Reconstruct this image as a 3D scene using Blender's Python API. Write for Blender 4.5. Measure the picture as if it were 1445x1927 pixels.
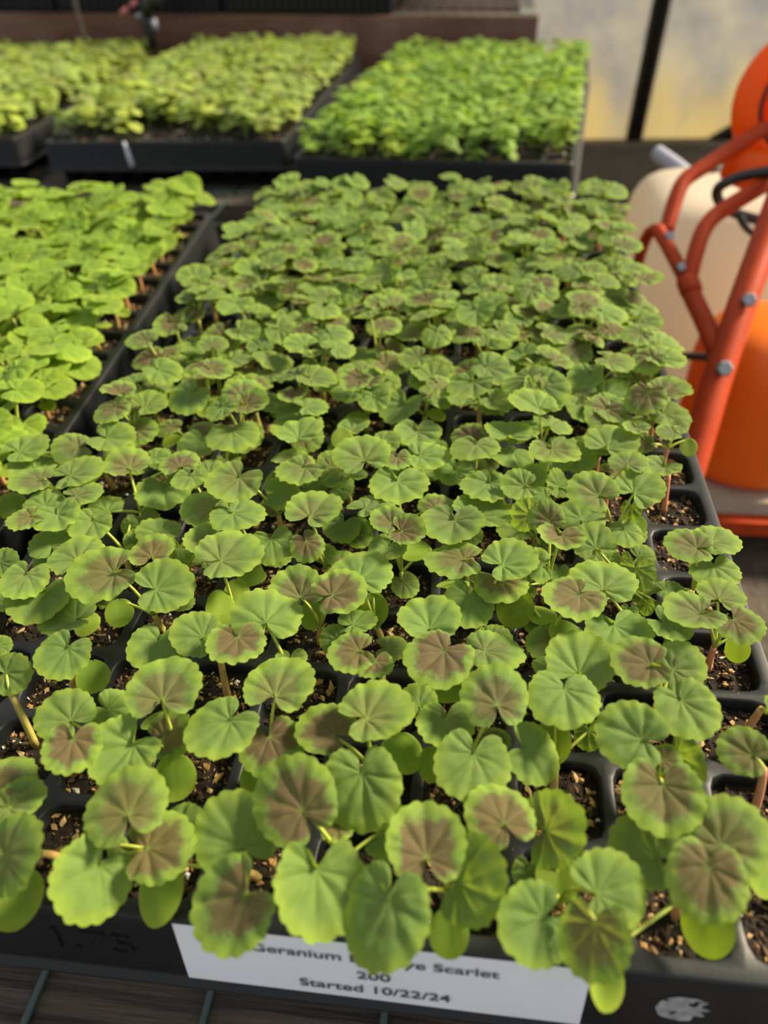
import bpy, bmesh, math, random
from mathutils import Vector, Matrix, noise
for o in list(bpy.data.objects): bpy.data.objects.remove(o)
scene = bpy.context.scene
COL = scene.collection
PI = math.pi
MM = 0.001
# ------------------------------------------------------------------ camera
CAMR = ((0.99244969, 0.11675848, -0.03756409), (0.04542683, -0.63439526, -0.7716729), (-0.11392984, 0.76414011, -0.63490935))
RT, DN, FW = (Vector(r) for r in CAMR)
CP = Vector((-94.72440724, -75.2628097, 195.6180325))      # millimetres
FPX = 1415.1265
cam_d = bpy.data.cameras.new('camera'); cam = bpy.data.objects.new('camera', cam_d); COL.objects.link(cam)
cam.matrix_world = Matrix(((RT.x, -DN.x, -FW.x, CP.x*MM), (RT.y, -DN.y, -FW.y, CP.y*MM), (RT.z, -DN.z, -FW.z, CP.z*MM), (0, 0, 0, 1)))
cam_d.sensor_fit = 'VERTICAL'; cam_d.sensor_height = 36; cam_d.sensor_width = 27
cam_d.lens = FPX/1927*36; cam_d.clip_start = 0.005; cam_d.clip_end = 60
cam_d.dof.use_dof = True; cam_d.dof.focus_distance = 0.25; cam_d.dof.aperture_fstop = 8.2
scene.camera = cam
# ------------------------------------------------------------------ light
world = bpy.data.worlds.new('world'); scene.world = world; world.use_nodes = True
world.node_tree.nodes['Background'].inputs[0].default_value = (0.93, 0.97, 1.0, 1)
world.node_tree.nodes['Background'].inputs[1].default_value = 0.34
sun_d = bpy.data.lights.new('sun', 'SUN'); sun = bpy.data.objects.new('sun', sun_d); COL.objects.link(sun)
sun_d.energy = 5.4; sun_d.angle = math.radians(13); sun_d.color = (1.0, 0.87, 0.62)
sun.rotation_euler = Vector((0.78, 0.42, 0.62)).to_track_quat('Z', 'Y').to_euler()
sun.location = (1, 1, 2)
vs = scene.view_settings
vs.view_transform = 'Standard'; vs.look = 'None'; vs.gamma = 1; vs.use_curve_mapping = False
vs.exposure = 1.08

# ------------------------------------------------------------------ helpers (millimetres in, metres out)
def ray(px, py): return RT*((px-722.5)/FPX) + DN*((py-963.5)/FPX) + FW
def on_z(px, py, z): d = ray(px, py); return CP + d*((z-CP.z)/d.z)
def on_y(px, py, y): d = ray(px, py); return CP + d*((y-CP.y)/d.y)
def at(px, py, dist): return CP + ray(px, py)*dist
def to_px(p): v = Vector(p)-CP; d = v.dot(FW); return (722.5+FPX*v.dot(RT)/d, 963.5+FPX*v.dot(DN)/d, d)

def srgb(r, g, b):
    f = lambda c: (c/255/12.92) if c <= 10 else ((c/255+.055)/1.055)**2.4
    return (f(r), f(g), f(b), 1)
class NT:
    def __init__(s, name):
        s.m = bpy.data.materials.new(name); s.m.use_nodes = True; s.t = s.m.node_tree
        s.b = s.t.nodes['Principled BSDF']; s.out = s.t.nodes['Material Output']
    def n(s, typ, ins=None, **kw):
        x = s.t.nodes.new(typ)
        for k, v in kw.items(): setattr(x, k, v)
        for k, v in (ins or {}).items():
            if isinstance(v, bpy.types.NodeSocket): s.t.links.new(v, x.inputs[k])
            else: x.inputs[k].default_value = v
        return x
    def link(s, a, b): s.t.links.new(a, b)
    def math(s, op, a, b=0.0): return s.n('ShaderNodeMath', {0: a, 1: b}, operation=op).outputs[0]
    def mix(s, f, a, b): return s.n('ShaderNodeMix', {0: f, 6: a, 7: b}, data_type='RGBA').outputs[2]
    def ramp(s, f, a, b): return s.n('ShaderNodeMapRange', {0: f, 1: a, 2: b}, interpolation_type='SMOOTHSTEP').outputs[0]
    def noise(s, scale, vec=None, detail=4.0, rough=.55):
        ins = {'Scale': scale, 'Detail': detail, 'Roughness': rough}
        if vec: ins['Vector'] = vec
        return s.n('ShaderNodeTexNoise', ins).outputs[0]
    def bump(s, h, strength, dist):
        b = s.n('ShaderNodeBump', {'Strength': strength, 'Distance': dist, 'Height': h}); s.link(b.outputs[0], s.b.inputs['Normal'])
    def set(s, **kw):
        for k, v in kw.items():
            k = k.replace('_', ' ')
            if isinstance(v, bpy.types.NodeSocket): s.link(v, s.b.inputs[k])
            else: s.b.inputs[k].default_value = v
        return s
def simple(name, col, rough=.5, metal=0, nscale=0, namt=.25, bscale=0, bdist=.0003, bstr=.4):
    t = NT(name); t.set(Roughness=rough, Metallic=metal)
    tc = t.n('ShaderNodeTexCoord').outputs['Object']
    if nscale:
        f = t.noise(nscale, tc); d = tuple(c*(1-namt*1.6) for c in col[:3])+(1,); l = tuple(min(1, c*(1+namt)) for c in col[:3])+(1,)
        t.set(Base_Color=t.mix(f, d, l))
    else: t.set(Base_Color=col)
    if bscale: t.bump(t.noise(bscale, tc), bstr, bdist)
    return t.m

def leaf_material(name, green, edge, brown, trans):
    t = NT(name)
    at_ = t.n('ShaderNodeAttribute', attribute_name='Col'); sp = t.n('ShaderNodeSeparateColor', {0: at_.outputs['Color']})
    rho, vein, = sp.outputs[0], sp.outputs[1]
    oi = t.n('ShaderNodeObjectInfo'); oc = t.n('ShaderNodeSeparateColor', {0: oi.outputs['Color']})
    zone, yel, bri = oc.outputs[0], oc.outputs[1], oc.outputs[2]
    tc = t.n('ShaderNodeTexCoord').outputs['Object']
    ofs = t.n('ShaderNodeVectorMath', {0: tc, 1: t.n('ShaderNodeCombineXYZ', {0: t.math('MULTIPLY', oi.outputs['Random'], 40.0), 1: t.math('MULTIPLY', oi.outputs['Random'], 17.0)}).outputs[0]}, operation='ADD').outputs[0]
    n1 = t.noise(5, ofs, 3); n2 = t.noise(26, ofs, 4, .65)
    e = t.ramp(t.math('ADD', rho, t.math('MULTIPLY', t.math('SUBTRACT', n1, .5), .5)), .62, 1.02)
    c = t.mix(e, green, edge)
    c = t.mix(t.math('MULTIPLY', t.ramp(n2, .35, .75), .45), c, tuple(x*1.35 for x in green[:3])+(1,))
    # horseshoe zone: irregular outer rim, reaches further along the main veins
    zr = t.math('ADD', t.math('MULTIPLY', zone, .26), .43)
    zz = t.math('ADD', rho, t.math('ADD', t.math('MULTIPLY', t.math('SUBTRACT', n1, .5), .55), t.math('MULTIPLY', t.math('SUBTRACT', n2, .5), .42)))
    zz = t.math('SUBTRACT', t.math('SUBTRACT', zz, t.math('MULTIPLY', vein, .09)), zr)
    zm = t.math('MULTIPLY', t.ramp(zz, .10, -.10), t.ramp(zone, .02, .85))
    zm = t.math('MULTIPLY', zm, t.math('SUBTRACT', 1.0, t.math('MULTIPLY', t.ramp(rho, .16, .0), .75)))
    c = t.mix(t.math('MULTIPLY', zm, .93), c, brown)
    c = t.mix(t.math('MULTIPLY', t.ramp(vein, .72, 1.0), t.math('MULTIPLY', t.ramp(rho, .9, .1), .35)), c, edge)
    n3 = t.noise(150, ofs, 2, .7)
    c = t.n('ShaderNodeHueSaturation', {'Value': t.math('ADD', .66, t.math('MULTIPLY', n3, .68)), 'Color': c}).outputs[0]
    c = t.mix(yel, c, (.36, .42, .035, 1))
    hs = t.n('ShaderNodeHueSaturation', {'Value': t.math('ADD', .62, t.math('MULTIPLY', bri, .76)), 'Color': c}); c = hs.outputs[0]
    t.set(Base_Color=c, Roughness=.62, Specular_IOR_Level=.25, Sheen_Weight=.12, Sheen_Roughness=.45, Sheen_Tint=(.9, 1, .55, 1))
    t.bump(t.noise(70, ofs, 3, .75), .5, .0004)
    tr = t.n('ShaderNodeBsdfTranslucent', {'Color': t.mix(.55, c, trans)})
    ms = t.n('ShaderNodeMixShader', {0: .38, 1: t.b.outputs[0], 2: tr.outputs[0]}); t.link(ms.outputs[0], t.out.inputs[0])
    return t.m
M = {}
M['leaf'] = leaf_material('zoned leaf', (.122, .205, .046, 1), (.235, .335, .034, 1), (.118, .066, .042, 1), (.46, .62, .02, 1))
M['leafg'] = leaf_material('plain green leaf', (.165, .270, .026, 1), (.265, .370, .028, 1), (.2, .13, .08, 1), (.5, .68, .02, 1))
M['leafl'] = leaf_material('yellowish leaf', (.205, .285, .065, 1), (.290, .375, .085, 1), (.26, .17, .10, 1), (.5, .62, .05, 1))
M['leafr'] = leaf_material('bushy green leaf', (.145, .255, .040, 1), (.250, .380, .050, 1), (.2, .13, .08, 1), (.42, .68, .03, 1))
def stem_material():
    t = NT('stem'); oi = t.n('ShaderNodeObjectInfo')
    n = t.noise(300, t.n('ShaderNodeTexCoord').outputs['Object'])
    hs = t.n('ShaderNodeHueSaturation', {'Value': t.math('ADD', .75, t.math('MULTIPLY', n, .5)), 'Color': oi.outputs['Color']})
    t.set(Base_Color=hs.outputs[0], Roughness=.5, Subsurface_Weight=.15, Subsurface_Scale=.001); return t.m
M['stem'] = stem_material()
M['tray'] = None
def tray_material():
    t = NT('black tray plastic'); tc = t.n('ShaderNodeTexCoord').outputs['Object']
    d = t.ramp(t.noise(60, tc, 6, .7), .52, .78); s = t.ramp(t.noise(900, tc, 3, .6), .66, .76)
    c = t.mix(t.math('MULTIPLY', d, .5), (.0075, .0085, .0105, 1), (.022, .022, .022, 1)); c = t.mix(t.math('MULTIPLY', s, .35), c, (.14, .11, .08, 1))
    t.set(Base_Color=c, Roughness=t.math('ADD', .46, t.math('MULTIPLY', d, .25)), Specular_IOR_Level=.34); t.bump(t.noise(700, tc, 3), .15, .0002); return t.m
M['tray'] = tray_material()
def chip_material():
    t = NT('potting mix'); a = t.n('ShaderNodeAttribute', attribute_name='Col')
    n = t.noise(1500, t.n('ShaderNodeTexCoord').outputs['Object'], 3)
    hs = t.n('ShaderNodeHueSaturation', {'Value': t.math('ADD', .55, t.math('MULTIPLY', n, .9)), 'Color': a.outputs['Color']})
    t.set(Base_Color=hs.outputs[0], Roughness=.85, Specular_IOR_Level=.25); t.bump(n, .5, .0004); return t.m
M['soil'] = chip_material()
M['paper'] = simple('white paper', (.80, .81, .86, 1), .55, 0, 60, .04, 300, .0001, .2)
M['ink'] = simple('grey ink', (.085, .085, .09, 1), .6, 0, 900, .35)
M['residue'] = simple('paper residue', (.34, .34, .35, 1), .8, 0, 420, .60, 500, .0003, .5)
M['white'] = simple('white smear', (.62, .64, .70, 1), .6, 0, 300, .3)
M['wire'] = simple('green coated wire', (.030, .058, .048, 1), .45, 0, 80, .3, 400, .0002, .3)
def wood_material(name, a, b, c, sx=1.0):
    t = NT(name); tc = t.n('ShaderNodeTexCoord').outputs['Object']
    mp = t.n('ShaderNodeMapping', {'Vector': tc, 'Scale': (3*sx, 60, 60)}).outputs[0]
    g = t.noise(4, mp, 6, .65); g2 = t.noise(14, mp, 4, .6); k = t.noise(9, tc, 3)
    col = t.mix(t.ramp(g, .3, .7), a, b); col = t.mix(t.math('MULTIPLY', t.ramp(k, .45, .75), .6), col, c)
    t.set(Base_Color=col, Roughness=.8); t.bump(t.math('ADD', g, t.math('MULTIPLY', g2, .5)), .6, .0012); return t.m
M['bench'] = wood_material('weathered bench wood', (.024, .017, .012, 1), (.125, .095, .072, 1), (.055, .042, .033, 1))
M['board'] = wood_material('reddish board', (.085, .032, .018, 1), (.19, .085, .050, 1), (.24, .15, .11, 1), .5)
M['ground'] = simple('bare soil', (.075, .058, .040, 1), .95, 0, 22, .5, 90, .006, .8)
M['orange'] = None
def plastic(name, col, w, rough=.38):
    t = NT(name); tc = t.n('ShaderNodeTexCoord').outputs['Object']; n = t.noise(14, tc, 4)
    t.set(Base_Color=t.mix(n, tuple(x*.8 for x in col[:3])+(1,), col), Roughness=rough)
    tr = t.n('ShaderNodeBsdfTranslucent', {'Color': col}); ms = t.n('ShaderNodeMixShader', {0: w, 1: t.b.outputs[0], 2: tr.outputs[0]}); t.link(ms.outputs[0], t.out.inputs[0]); return t.m
M['orange'] = plastic('orange plastic', (1.0, .20, .002, 1), .50)
M['jug'] = plastic('milky plastic', (.80, .72, .60, 1), .45)
M['paint'] = simple('orange red paint', (.42, .046, .008, 1), .5, 0, 30, .22, 200, .0003, .2)
M['paint'].node_tree.nodes['Principled BSDF'].inputs['Specular IOR Level'].default_value = .2
M['bolt'] = simple('zinc bolt', (.30, .31, .33, 1), .35, .9, 200, .3)
M['rubber'] = simple('black rubber', (.012, .011, .012, 1), .4, 0, 40, .2)
M['pipe'] = simple('grey plastic pipe', (.36, .37, .46, 1), .4, 0, 40, .15)
M['beige'] = simple('grey beige plate', (.38, .34, .26, 1), .6, 0, 20, .2)
M['steel'] = simple('dark steel post', (.030, .024, .020, 1), .5, .3, 30, .3)
M['rail'] = simple('brown base board', (.20, .155, .090, 1), .8, 0, 20, .35)
def film_material():
    t = NT('glow tinted poly film'); tc = t.n('ShaderNodeTexCoord').outputs['Object']
    big = t.noise(6, tc, 6, .65); st = t.noise(11, t.n('ShaderNodeMapping', {'Vector': tc, 'Scale': (1, 1, .35), 'Rotation': (0, .6, 0)}).outputs[0], 4)
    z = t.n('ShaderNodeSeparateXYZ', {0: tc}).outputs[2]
    glow_tint = t.ramp(t.math('ADD', t.math('MULTIPLY', t.ramp(z, .02, -.27), .42), t.math('MULTIPLY', st, .8)), .50, .92)  # yellow glow through the film painted into its colour, streaky, stronger towards the base
    c = t.mix(t.ramp(big, .35, .7), (.27, .27, .285, 1), (.45, .42, .34, 1)); c = t.mix(glow_tint, c, (.58, .46, .20, 1))
    t.set(Base_Color=c, Roughness=.5); t.bump(big, .5, .02)
    tr = t.n('ShaderNodeBsdfTranslucent', {'Color': c}); ms = t.n('ShaderNodeMixShader', {0: .55, 1: t.b.outputs[0], 2: tr.outputs[0]}); t.link(ms.outputs[0], t.out.inputs[0]); return t.m
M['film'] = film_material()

class MB:
    """collects geometry in millimetres; build() links ONE mesh object"""
    def __init__(s): s.v = []; s.f = []; s.c = []
    def add(s, vs, fs, col=None):
        o = len(s.v); s.v += [tuple(v) for v in vs]; s.f += [tuple(i+o for i in f) for f in fs]
        if col is not None: s.c += [col]*len(vs)
    def box(s, a, b, R=None, org=None):
        P = [Vector((x, y, z)) for x in (a[0], b[0]) for y in (a[1], b[1]) for z in (a[2], b[2])]
        if R is not None: P = [R @ p + org for p in P]
        s.add(P, [(0, 1, 3, 2), (4, 6, 7, 5), (0, 4, 5, 1), (2, 3, 7, 6), (0, 2, 6, 4), (1, 5, 7, 3)])
    def tube(s, pts, r, n=8, cap=True):
        pts = [Vector(p) for p in pts]; rr = r if isinstance(r, (list, tuple)) else [r]*len(pts)
        vs = []; fs = []; up = None
        for i, p in enumerate(pts):
            d = (pts[min(i+1, len(pts)-1)]-pts[max(i-1, 0)]).normalized()
            if up is None: up = Vector((0, 0, 1)) if abs(d.z) < .9 else Vector((1, 0, 0))
            x = d.cross(up).normalized(); y = x.cross(d).normalized(); up = y
            vs += [p+(x*math.cos(2*PI*k/n)+y*math.sin(2*PI*k/n))*rr[i] for k in range(n)]
        for i in range(len(pts)-1):
            for k in range(n): fs.append((i*n+k, i*n+(k+1) % n, (i+1)*n+(k+1) % n, (i+1)*n+k))
        if cap: fs.append(tuple(range(n))[::-1]); fs.append(tuple(range((len(pts)-1)*n, len(pts)*n)))
        s.add(vs, fs)
    def lathe(s, prof, n=40, R=None, org=None):
        vs = []; fs = []
        for r, z in prof: vs += [Vector((r*math.cos(2*PI*k/n), r*math.sin(2*PI*k/n), z)) for k in range(n)]
        for i in range(len(prof)-1):
            for k in range(n): fs.append((i*n+k, i*n+(k+1) % n, (i+1)*n+(k+1) % n, (i+1)*n+k))
        if R is not None: vs = [R @ v + org for v in vs]
        s.add(vs, fs)
    def mesh(s, name, mat, smooth=True):
        me = bpy.data.meshes.new(name); me.from_pydata([(x*MM, y*MM, z*MM) for x, y, z in s.v], [], s.f)
        if s.c:
            ca = me.color_attributes.new('Col', 'FLOAT_COLOR', 'POINT')
            ca.data.foreach_set('color', [k for c in s.c for k in (c[0], c[1], c[2], 1)])
        if smooth: me.polygons.foreach_set('use_smooth', [True]*len(me.polygons))
        me.materials.append(mat); me.update(); return me
    def build(s, name, mat, parent=None, smooth=True, loc=None): return obj(name, s.mesh(name, mat, smooth), parent, loc)
def obj(name, me, parent=None, loc=None):
    o = bpy.data.objects.new(name, me); COL.objects.link(o)
    if parent: o.parent = parent
    if loc is not None: o.location = Vector(loc)*MM
    return o
def tag(o, label=None, cat=None, group=None, kind=None):
    for k, v in (('label', label), ('category', cat), ('group', group), ('kind', kind)):
        if v: o[k] = v
    return o
def empty(name, loc, rz=0):
    o = bpy.data.objects.new(name, None); COL.objects.link(o); o.location = Vector(loc)*MM; o.rotation_euler = (0, 0, rz); o.empty_display_size = .01; return o
def smooth_path(pts, n=6):
    pts = [Vector(p) for p in pts]; out = []
    for i in range(len(pts)-1):
        p0 = pts[max(i-1, 0)]; p1 = pts[i]; p2 = pts[i+1]; p3 = pts[min(i+2, len(pts)-1)]
        for k in range(n):
            t = k/n; out.append(.5*((2*p1)+(p2-p0)*t+(2*p0-5*p1+4*p2-p3)*t*t+(3*p1-p0-3*p2+p3)*t**3))
    return out+[pts[-1]]
ORD = ['zeroth', 'first', 'second', 'third', 'fourth', 'fifth', 'sixth', 'seventh', 'eighth', 'ninth', 'tenth', 'eleventh', 'twelfth', 'thirteenth', 'fourteenth', 'fifteenth', 'sixteenth', 'seventeenth', 'eighteenth', 'nineteenth', 'twentieth']

# ------------------------------------------------------------------ setting
GZ = -270; BZ = -47
b = MB(); N = 60; rnd = random.Random(3)
vsx = [(-2200+4400*i/N, -900+3600*j/N, GZ+6*noise.noise(Vector((i*.9, j*.9, 0)))) for j in range(N+1) for i in range(N+1)]
b.add(vsx, [(j*(N+1)+i, j*(N+1)+i+1, (j+1)*(N+1)+i+1, (j+1)*(N+1)+i) for j in range(N) for i in range(N)])
tag(b.build('ground', M['ground']), 'bare brown soil floor of the greenhouse beside the bench', kind='structure')
b = MB(); NX, NZ = 50, 24          # wrinkled translucent film
vsx = []
for j in range(NZ+1):
    for i in range(NX+1):
        x = -400+1900*i/NX; z = GZ-5+1150*j/NZ
        vsx.append((x, 1845+9*noise.noise(Vector((x*.006+z*.004, z*.002, 1)))+4*noise.noise(Vector((x*.02, z*.012, 4))), z))
b.add(vsx, [(j*(NX+1)+i, j*(NX+1)+i+1, (j+1)*(NX+1)+i+1, (j+1)*(NX+1)+i) for j in range(NZ) for i in range(NX)])
film = tag(b.build('wall_back', M['film']), 'cloudy plastic film wall with a yellow glow painted in low down, behind the benches', kind='structure')
film.location = (0, 0, 0)
for x0 in (237, 1100, -560):
    b = MB(); b.tube([(x0-4, 1828, GZ-4), (x0+52, 1828, 880)], 19, 12); b.build('post', M['steel'], film)
b = MB(); b.box((-900, 1806, GZ-6), (1500, 1836, GZ+14)); b.build('base_rail', M['rail'], film, False)
b = MB(); b.box((-900, 1800, GZ-8), (1500, 1808, GZ-1)); b.build('base_batten', M['steel'], film, False)
b = MB(); b.tube([(404, 1822, GZ+6), (760, 1822, GZ+230)], 15, 10); b.build('brace', M['steel'], film)

# ------------------------------------------------------------------ bench
bench = tag(empty('bench', (-560, 560, GZ)), 'low weathered wooden bench topped with green wire mesh under the trays', 'bench')
bo = Vector((-560, 560, GZ))
def bpart(name, mb, mat, sm=False):
    mb.v = [(x-bo.x, y-bo.y, z-bo.z) for x, y, z in mb.v]; return mb.build(name, mat, bench, sm)
rnd = random.Random(5)
y = -140
while y < 1290:
    w = 88+rnd.uniform(-3, 3)
    if 520 < y < 690: y += w+7; continue      # open gap between the two rows of trays
    b = MB(); b.box((-1150, y, BZ-24+rnd.uniform(-1, 1)), (-4, y+w, BZ-3.2+rnd.uniform(-.6, .3))); bpart('plank', b, M['bench']); y += w+7
for i in range(22):
    x = -113-50.8*(i-2); b = MB(); b.tube([(x, -140, BZ-1.4), (x+3, 500, BZ-1.5), (x, 1290, BZ-1.4)], 1.3, 8); bpart('mesh_wire', b, M['wire'], True)
for i in range(14):
    b = MB(); b.tube([(-1150, -60+101.6*i, BZ-3.4), (-6, -60+101.6*i, BZ-3.4)], 1.2, 6); bpart('mesh_wire', b, M['wire'], True)
for x in (-1130, -60):
    b = MB(); b.box((x, -140, BZ-110), (x+40, 1290, BZ-25)); bpart('rail', b, M['bench'])
    for yy in (-100, 560, 1200):
        b = MB(); b.box((x+2, yy, GZ-3), (x+38, yy+60, BZ-110)); bpart('leg', b, M['bench'])

# ------------------------------------------------------------------ plug trays
P = 26.5; NCX, NCY = 10, 20; WX, WY = NCX*P, NCY*P
def rsq(h, r, n=28):               # rounded square outline
    out = []
    for k in range(n):
        a = 2*PI*(k+.5)/n; c, s_ = math.cos(a), math.sin(a); q = 5.5
        rad = h/((abs(c)**q+abs(s_)**q)**(1/q)); out.append((c*rad, s_*rad))
    return out
def sq(h, n=28):
    out = []
    for k in range(n):
        a = 2*PI*(k+.5)/n; c, s_ = math.cos(a), math.sin(a); m = h/max(abs(c), abs(s_)); out.append((c*m, s_*m))
    # snap the nearest points onto the corners
    for cx, cy in ((h, h), (-h, h), (-h, -h), (h, -h)):
        k = min(range(n), key=lambda i: (out[i][0]-cx)**2+(out[i][1]-cy)**2); out[k] = (cx, cy)
    return out
def cells_mesh():
    b = MB(); n = 28
    rings = [(sq(P/2), 0), (rsq(12.0, 4), 0), (rsq(11.6, 4), -.25), (rsq(11.3, 4), -.9), (rsq(11.0, 4), -3), (rsq(10.2, 4), -12), (rsq(7.5, 4), -43), (rsq(.8, 4), -44)]
    for i in range(NCX):
        for j in range(NCY):
            cx, cy = -P*(i+.5), P*(j+.5); vs_ = []; fs = []
            for pts, z in rings: vs_ += [(cx+x, cy+y, z) for x, y in pts]
            for q in range(len(rings)-1):
                for k in range(n): fs.append((q*n+k, q*n+(k+1) % n, (q+1)*n+(k+1) % n, (q+1)*n+k))
            b.add(vs_, [f[::-1] for f in fs])
    return b.mesh('cell_block', M['tray'])
def outline(off):                  # skirt outline, counter-clockwise from the right front corner, corners a little proud
    pts = []; e = 3.0+off; x0, x1, y0, y1 = -WX-e, e, -e, WY+e; r = 7+off
    def arc(cx, cy, a0):
        for k in range(7): a = a0+PI/2*k/6; pts.append((cx+r*math.cos(a), cy+r*math.sin(a)))
    arc(x1-r, y0+r, -PI/2)
    for k in range(1, 24): pts.append((x1, y0+r+(y1-y0-2*r)*k/24))
    arc(x1-r, y1-r, 0)
    for k in range(1, 20): pts.append((x1-r-(x1-x0-2*r)*k/20, y1))
    arc(x0+r, y1-r, PI/2)
    for k in range(1, 24): pts.append((x0, y1-r-(y1-y0-2*r)*k/24))
    arc(x0+r, y0+r, PI)
    for k in range(1, 20): pts.append((x0+r+(x1-x0-2*r)*k/20, y0))
    return pts
def skirt_mesh():
    b = MB(); rings = []
    o0 = outline(0); inner = [(min(0, max(-WX, x)), min(WY, max(0, y))) for x, y in o0]
    rings.append([(x, y, 0) for x, y in inner])
    for off, z in ((-.9, 0), (-.25, -.25), (.05, -.9), (.5, -5), (3.0, -26.0), (3.3, -27.2), (5.2, -27.8), (5.4, -28.3), (5.0, -28.8), (3.0, -28.6), (2.6, -27), (-.2, -3), (-1.5, -1.2)):
        rings.append([(x, y, z) for x, y in outline(off)])
    n = len(o0); vs_ = [v for r_ in rings for v in r_]; fs = []
    for q in range(len(rings)-1):
        for k in range(n): fs.append((q*n+k, (q+1)*n+k, (q+1)*n+(k+1) % n, q*n+(k+1) % n))
    b.add(vs_, fs); return b.mesh('skirt', M['tray'])
CELLS, SKIRT = cells_mesh(), skirt_mesh()

# soil plugs: bumpy peat surface with bark chips, fibres and perlite
SOILC = [((.020, .011, .006), 44), ((.045, .025, .013), 26), ((.13, .075, .034), 13), ((.34, .20, .075), 11), ((.45, .30, .14), 6), ((.62, .58, .50), 4)]
def pick_col(r):
    t = r.random()*sum(w for _, w in SOILC)
    for c, w in SOILC:
        t -= w
        if t <= 0: k = r.uniform(.7, 1.25); return tuple(min(.85, x*k) for x in c)
    return SOILC[0][0]
def chip(b, p, size, r, col, el=1.0):
    R_ = Matrix.Rotation(r.uniform(0, 2*PI), 3, 'Z') @ Matrix.Rotation(r.uniform(-.7, .7), 3, 'X') @ Matrix.Rotation(r.uniform(-.7, .7), 3, 'Y')
    a = [Vector((x*size*.5*el*r.uniform(.7, 1.2), y*size*.42*r.uniform(.7, 1.2), z*size*.3*r.uniform(.7, 1.2))) for x, y, z in ((1, 0, 0), (.2, 1, 0), (-1, .2, 0), (-.1, -1, 0), (.2, .1, 1), (0, 0, -1), (.6, -.5, .6), (-.5, .5, .65))]
    a = [R_ @ v + p for v in a]
    b.add(a, [(0, 1, 4), (1, 7, 4), (7, 2, 4), (2, 3, 4), (3, 6, 4), (6, 0, 4), (1, 2, 7), (3, 0, 6), (1, 0, 5), (2, 1, 5), (3, 2, 5), (0, 3, 5)], col)
def soil_mesh(seed, chips=230):
    r = random.Random(seed); b = MB(); n = 14; g = []; hole = -4.2+r.uniform(-.8, .6)
    hz = lambda x, y: hole+1.3*noise.noise(Vector((x*.13+seed*9, y*.13, 0)))+.7*noise.noise(Vector((x*.5, y*.5+seed, 3)))-.012*(x*x+y*y)*.3
    for j in range(n+1):
        for i in range(n+1):
            u, v = -1+2*i/n, -1+2*j/n; m = max(abs(u), abs(v)); l = (abs(u)**5.5+abs(v)**5.5)**(1/5.5) or 1
            k = 11.0*m/l if l else 0; x, y = u*k, v*k; g.append((x, y, hz(x, y)))
    b.add(g, [(j*(n+1)+i, j*(n+1)+i+1, (j+1)*(n+1)+i+1, (j+1)*(n+1)+i) for j in range(n) for i in range(n)], (.013, .008, .005))
    for k in range(chips):
        x, y = r.uniform(-10.3, 10.3), r.uniform(-10.3, 10.3)
        c = pick_col(r); s_ = r.choice((.6, .8, .9, 1.1, 1.3, 1.6, 2.3)) if k > 6 else r.uniform(1.8, 2.8)
        if c[2] > .4: s_ = min(s_, 1.4)
        chip(b, Vector((x, y, hz(x, y)+s_*.12)), s_*1.2, r, c, r.choice((1, 1, 1.3, 2.2)))
    return b.mesh('soil_plug', M['soil'], False)
SOILS = [soil_mesh(s) for s in range(7)]
def make_tray(loc, rz, label, plugs=True, vis=None):
    t = tag(empty('plug_tray', loc, rz), label, 'plant tray', 'black plug trays on the bench')
    obj('cell_block', CELLS, t); obj('skirt', SKIRT, t)
    r = random.Random(int(loc[0]*7+loc[1]))
    Mx = Matrix.Translation(Vector(loc)) @ Matrix.Rotation(rz, 4, 'Z')
    if plugs:
        for i in range(NCX):
            for j in range(NCY):
                if vis and not vis(Mx @ Vector((-P*(i+.5), P*(j+.5), 0))): continue
                o = obj('soil_plug', r.choice(SOILS), t, (-P*(i+.5), P*(j+.5), r.uniform(-.5, .4))); o.rotation_euler = (0, 0, r.randrange(4)*PI/2)
    else:
        b = MB()
        for i in range(NCX):
            for j in range(NCY):
                for k in range(9):
                    chip(b, Vector((-P*(i+.5)+r.uniform(-9, 9), P*(j+.5)+r.uniform(-9, 9), -2.4)), r.uniform(2, 4), r, pick_col(r))
                b.add([(-P*(i+.5)+x, P*(j+.5)+y, -3) for x, y in ((-10.9, -10.9), (10.9, -10.9), (10.9, 10.9), (-10.9, 10.9))], [(0, 1, 2, 3)], (.045, .025, .012))
        tag(b.build('soil', M['soil'], t, False), kind='stuff')
    return t, Mx
def in_view(p, m=260):
    x, y, d = to_px(p); return d > 0 and -m < x < 1445+m and -m < y < 1927+m
front, MF = make_tray((0, 0, 0), 0, 'black plug tray in the foreground with a white paper label on its end')
left, ML = make_tray((-279.5, 2, -.5), math.radians(4.1), 'black plug tray left of the labelled tray, full of plain green seedlings', vis=lambda p: in_view(p, 330))
backr, MBR = make_tray((-18, 672, -1), math.radians(-6.5), 'black plug tray of bushy seedlings behind the labelled tray, at bench right end', plugs=False)
backl, MBL = make_tray((-310, 768, -1), math.radians(-.6), 'black plug tray with a white smear on its rim, back row middle', plugs=False)
backf, MBF = make_tray((-626, 790, -1), math.radians(2), 'black plug tray cut off by the left edge, back row', plugs=False)

# crumbs of mix spilled on the ribs of the front tray
b = MB(); r = random.Random(8)
for k in range(900):
    x, y = r.uniform(-WX, 2), r.uniform(-2, 300)
    fx, fy = (x % P)-P/2, (y % P)-P/2
    if max(abs(fx), abs(fy)) > 12.2: chip(b, Vector((x, y, .15)), r.choice((.3, .4, .5, .9)), r, pick_col(r))
tag(b.build('soil_crumbs', M['soil'], front, False), kind='stuff')

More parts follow.
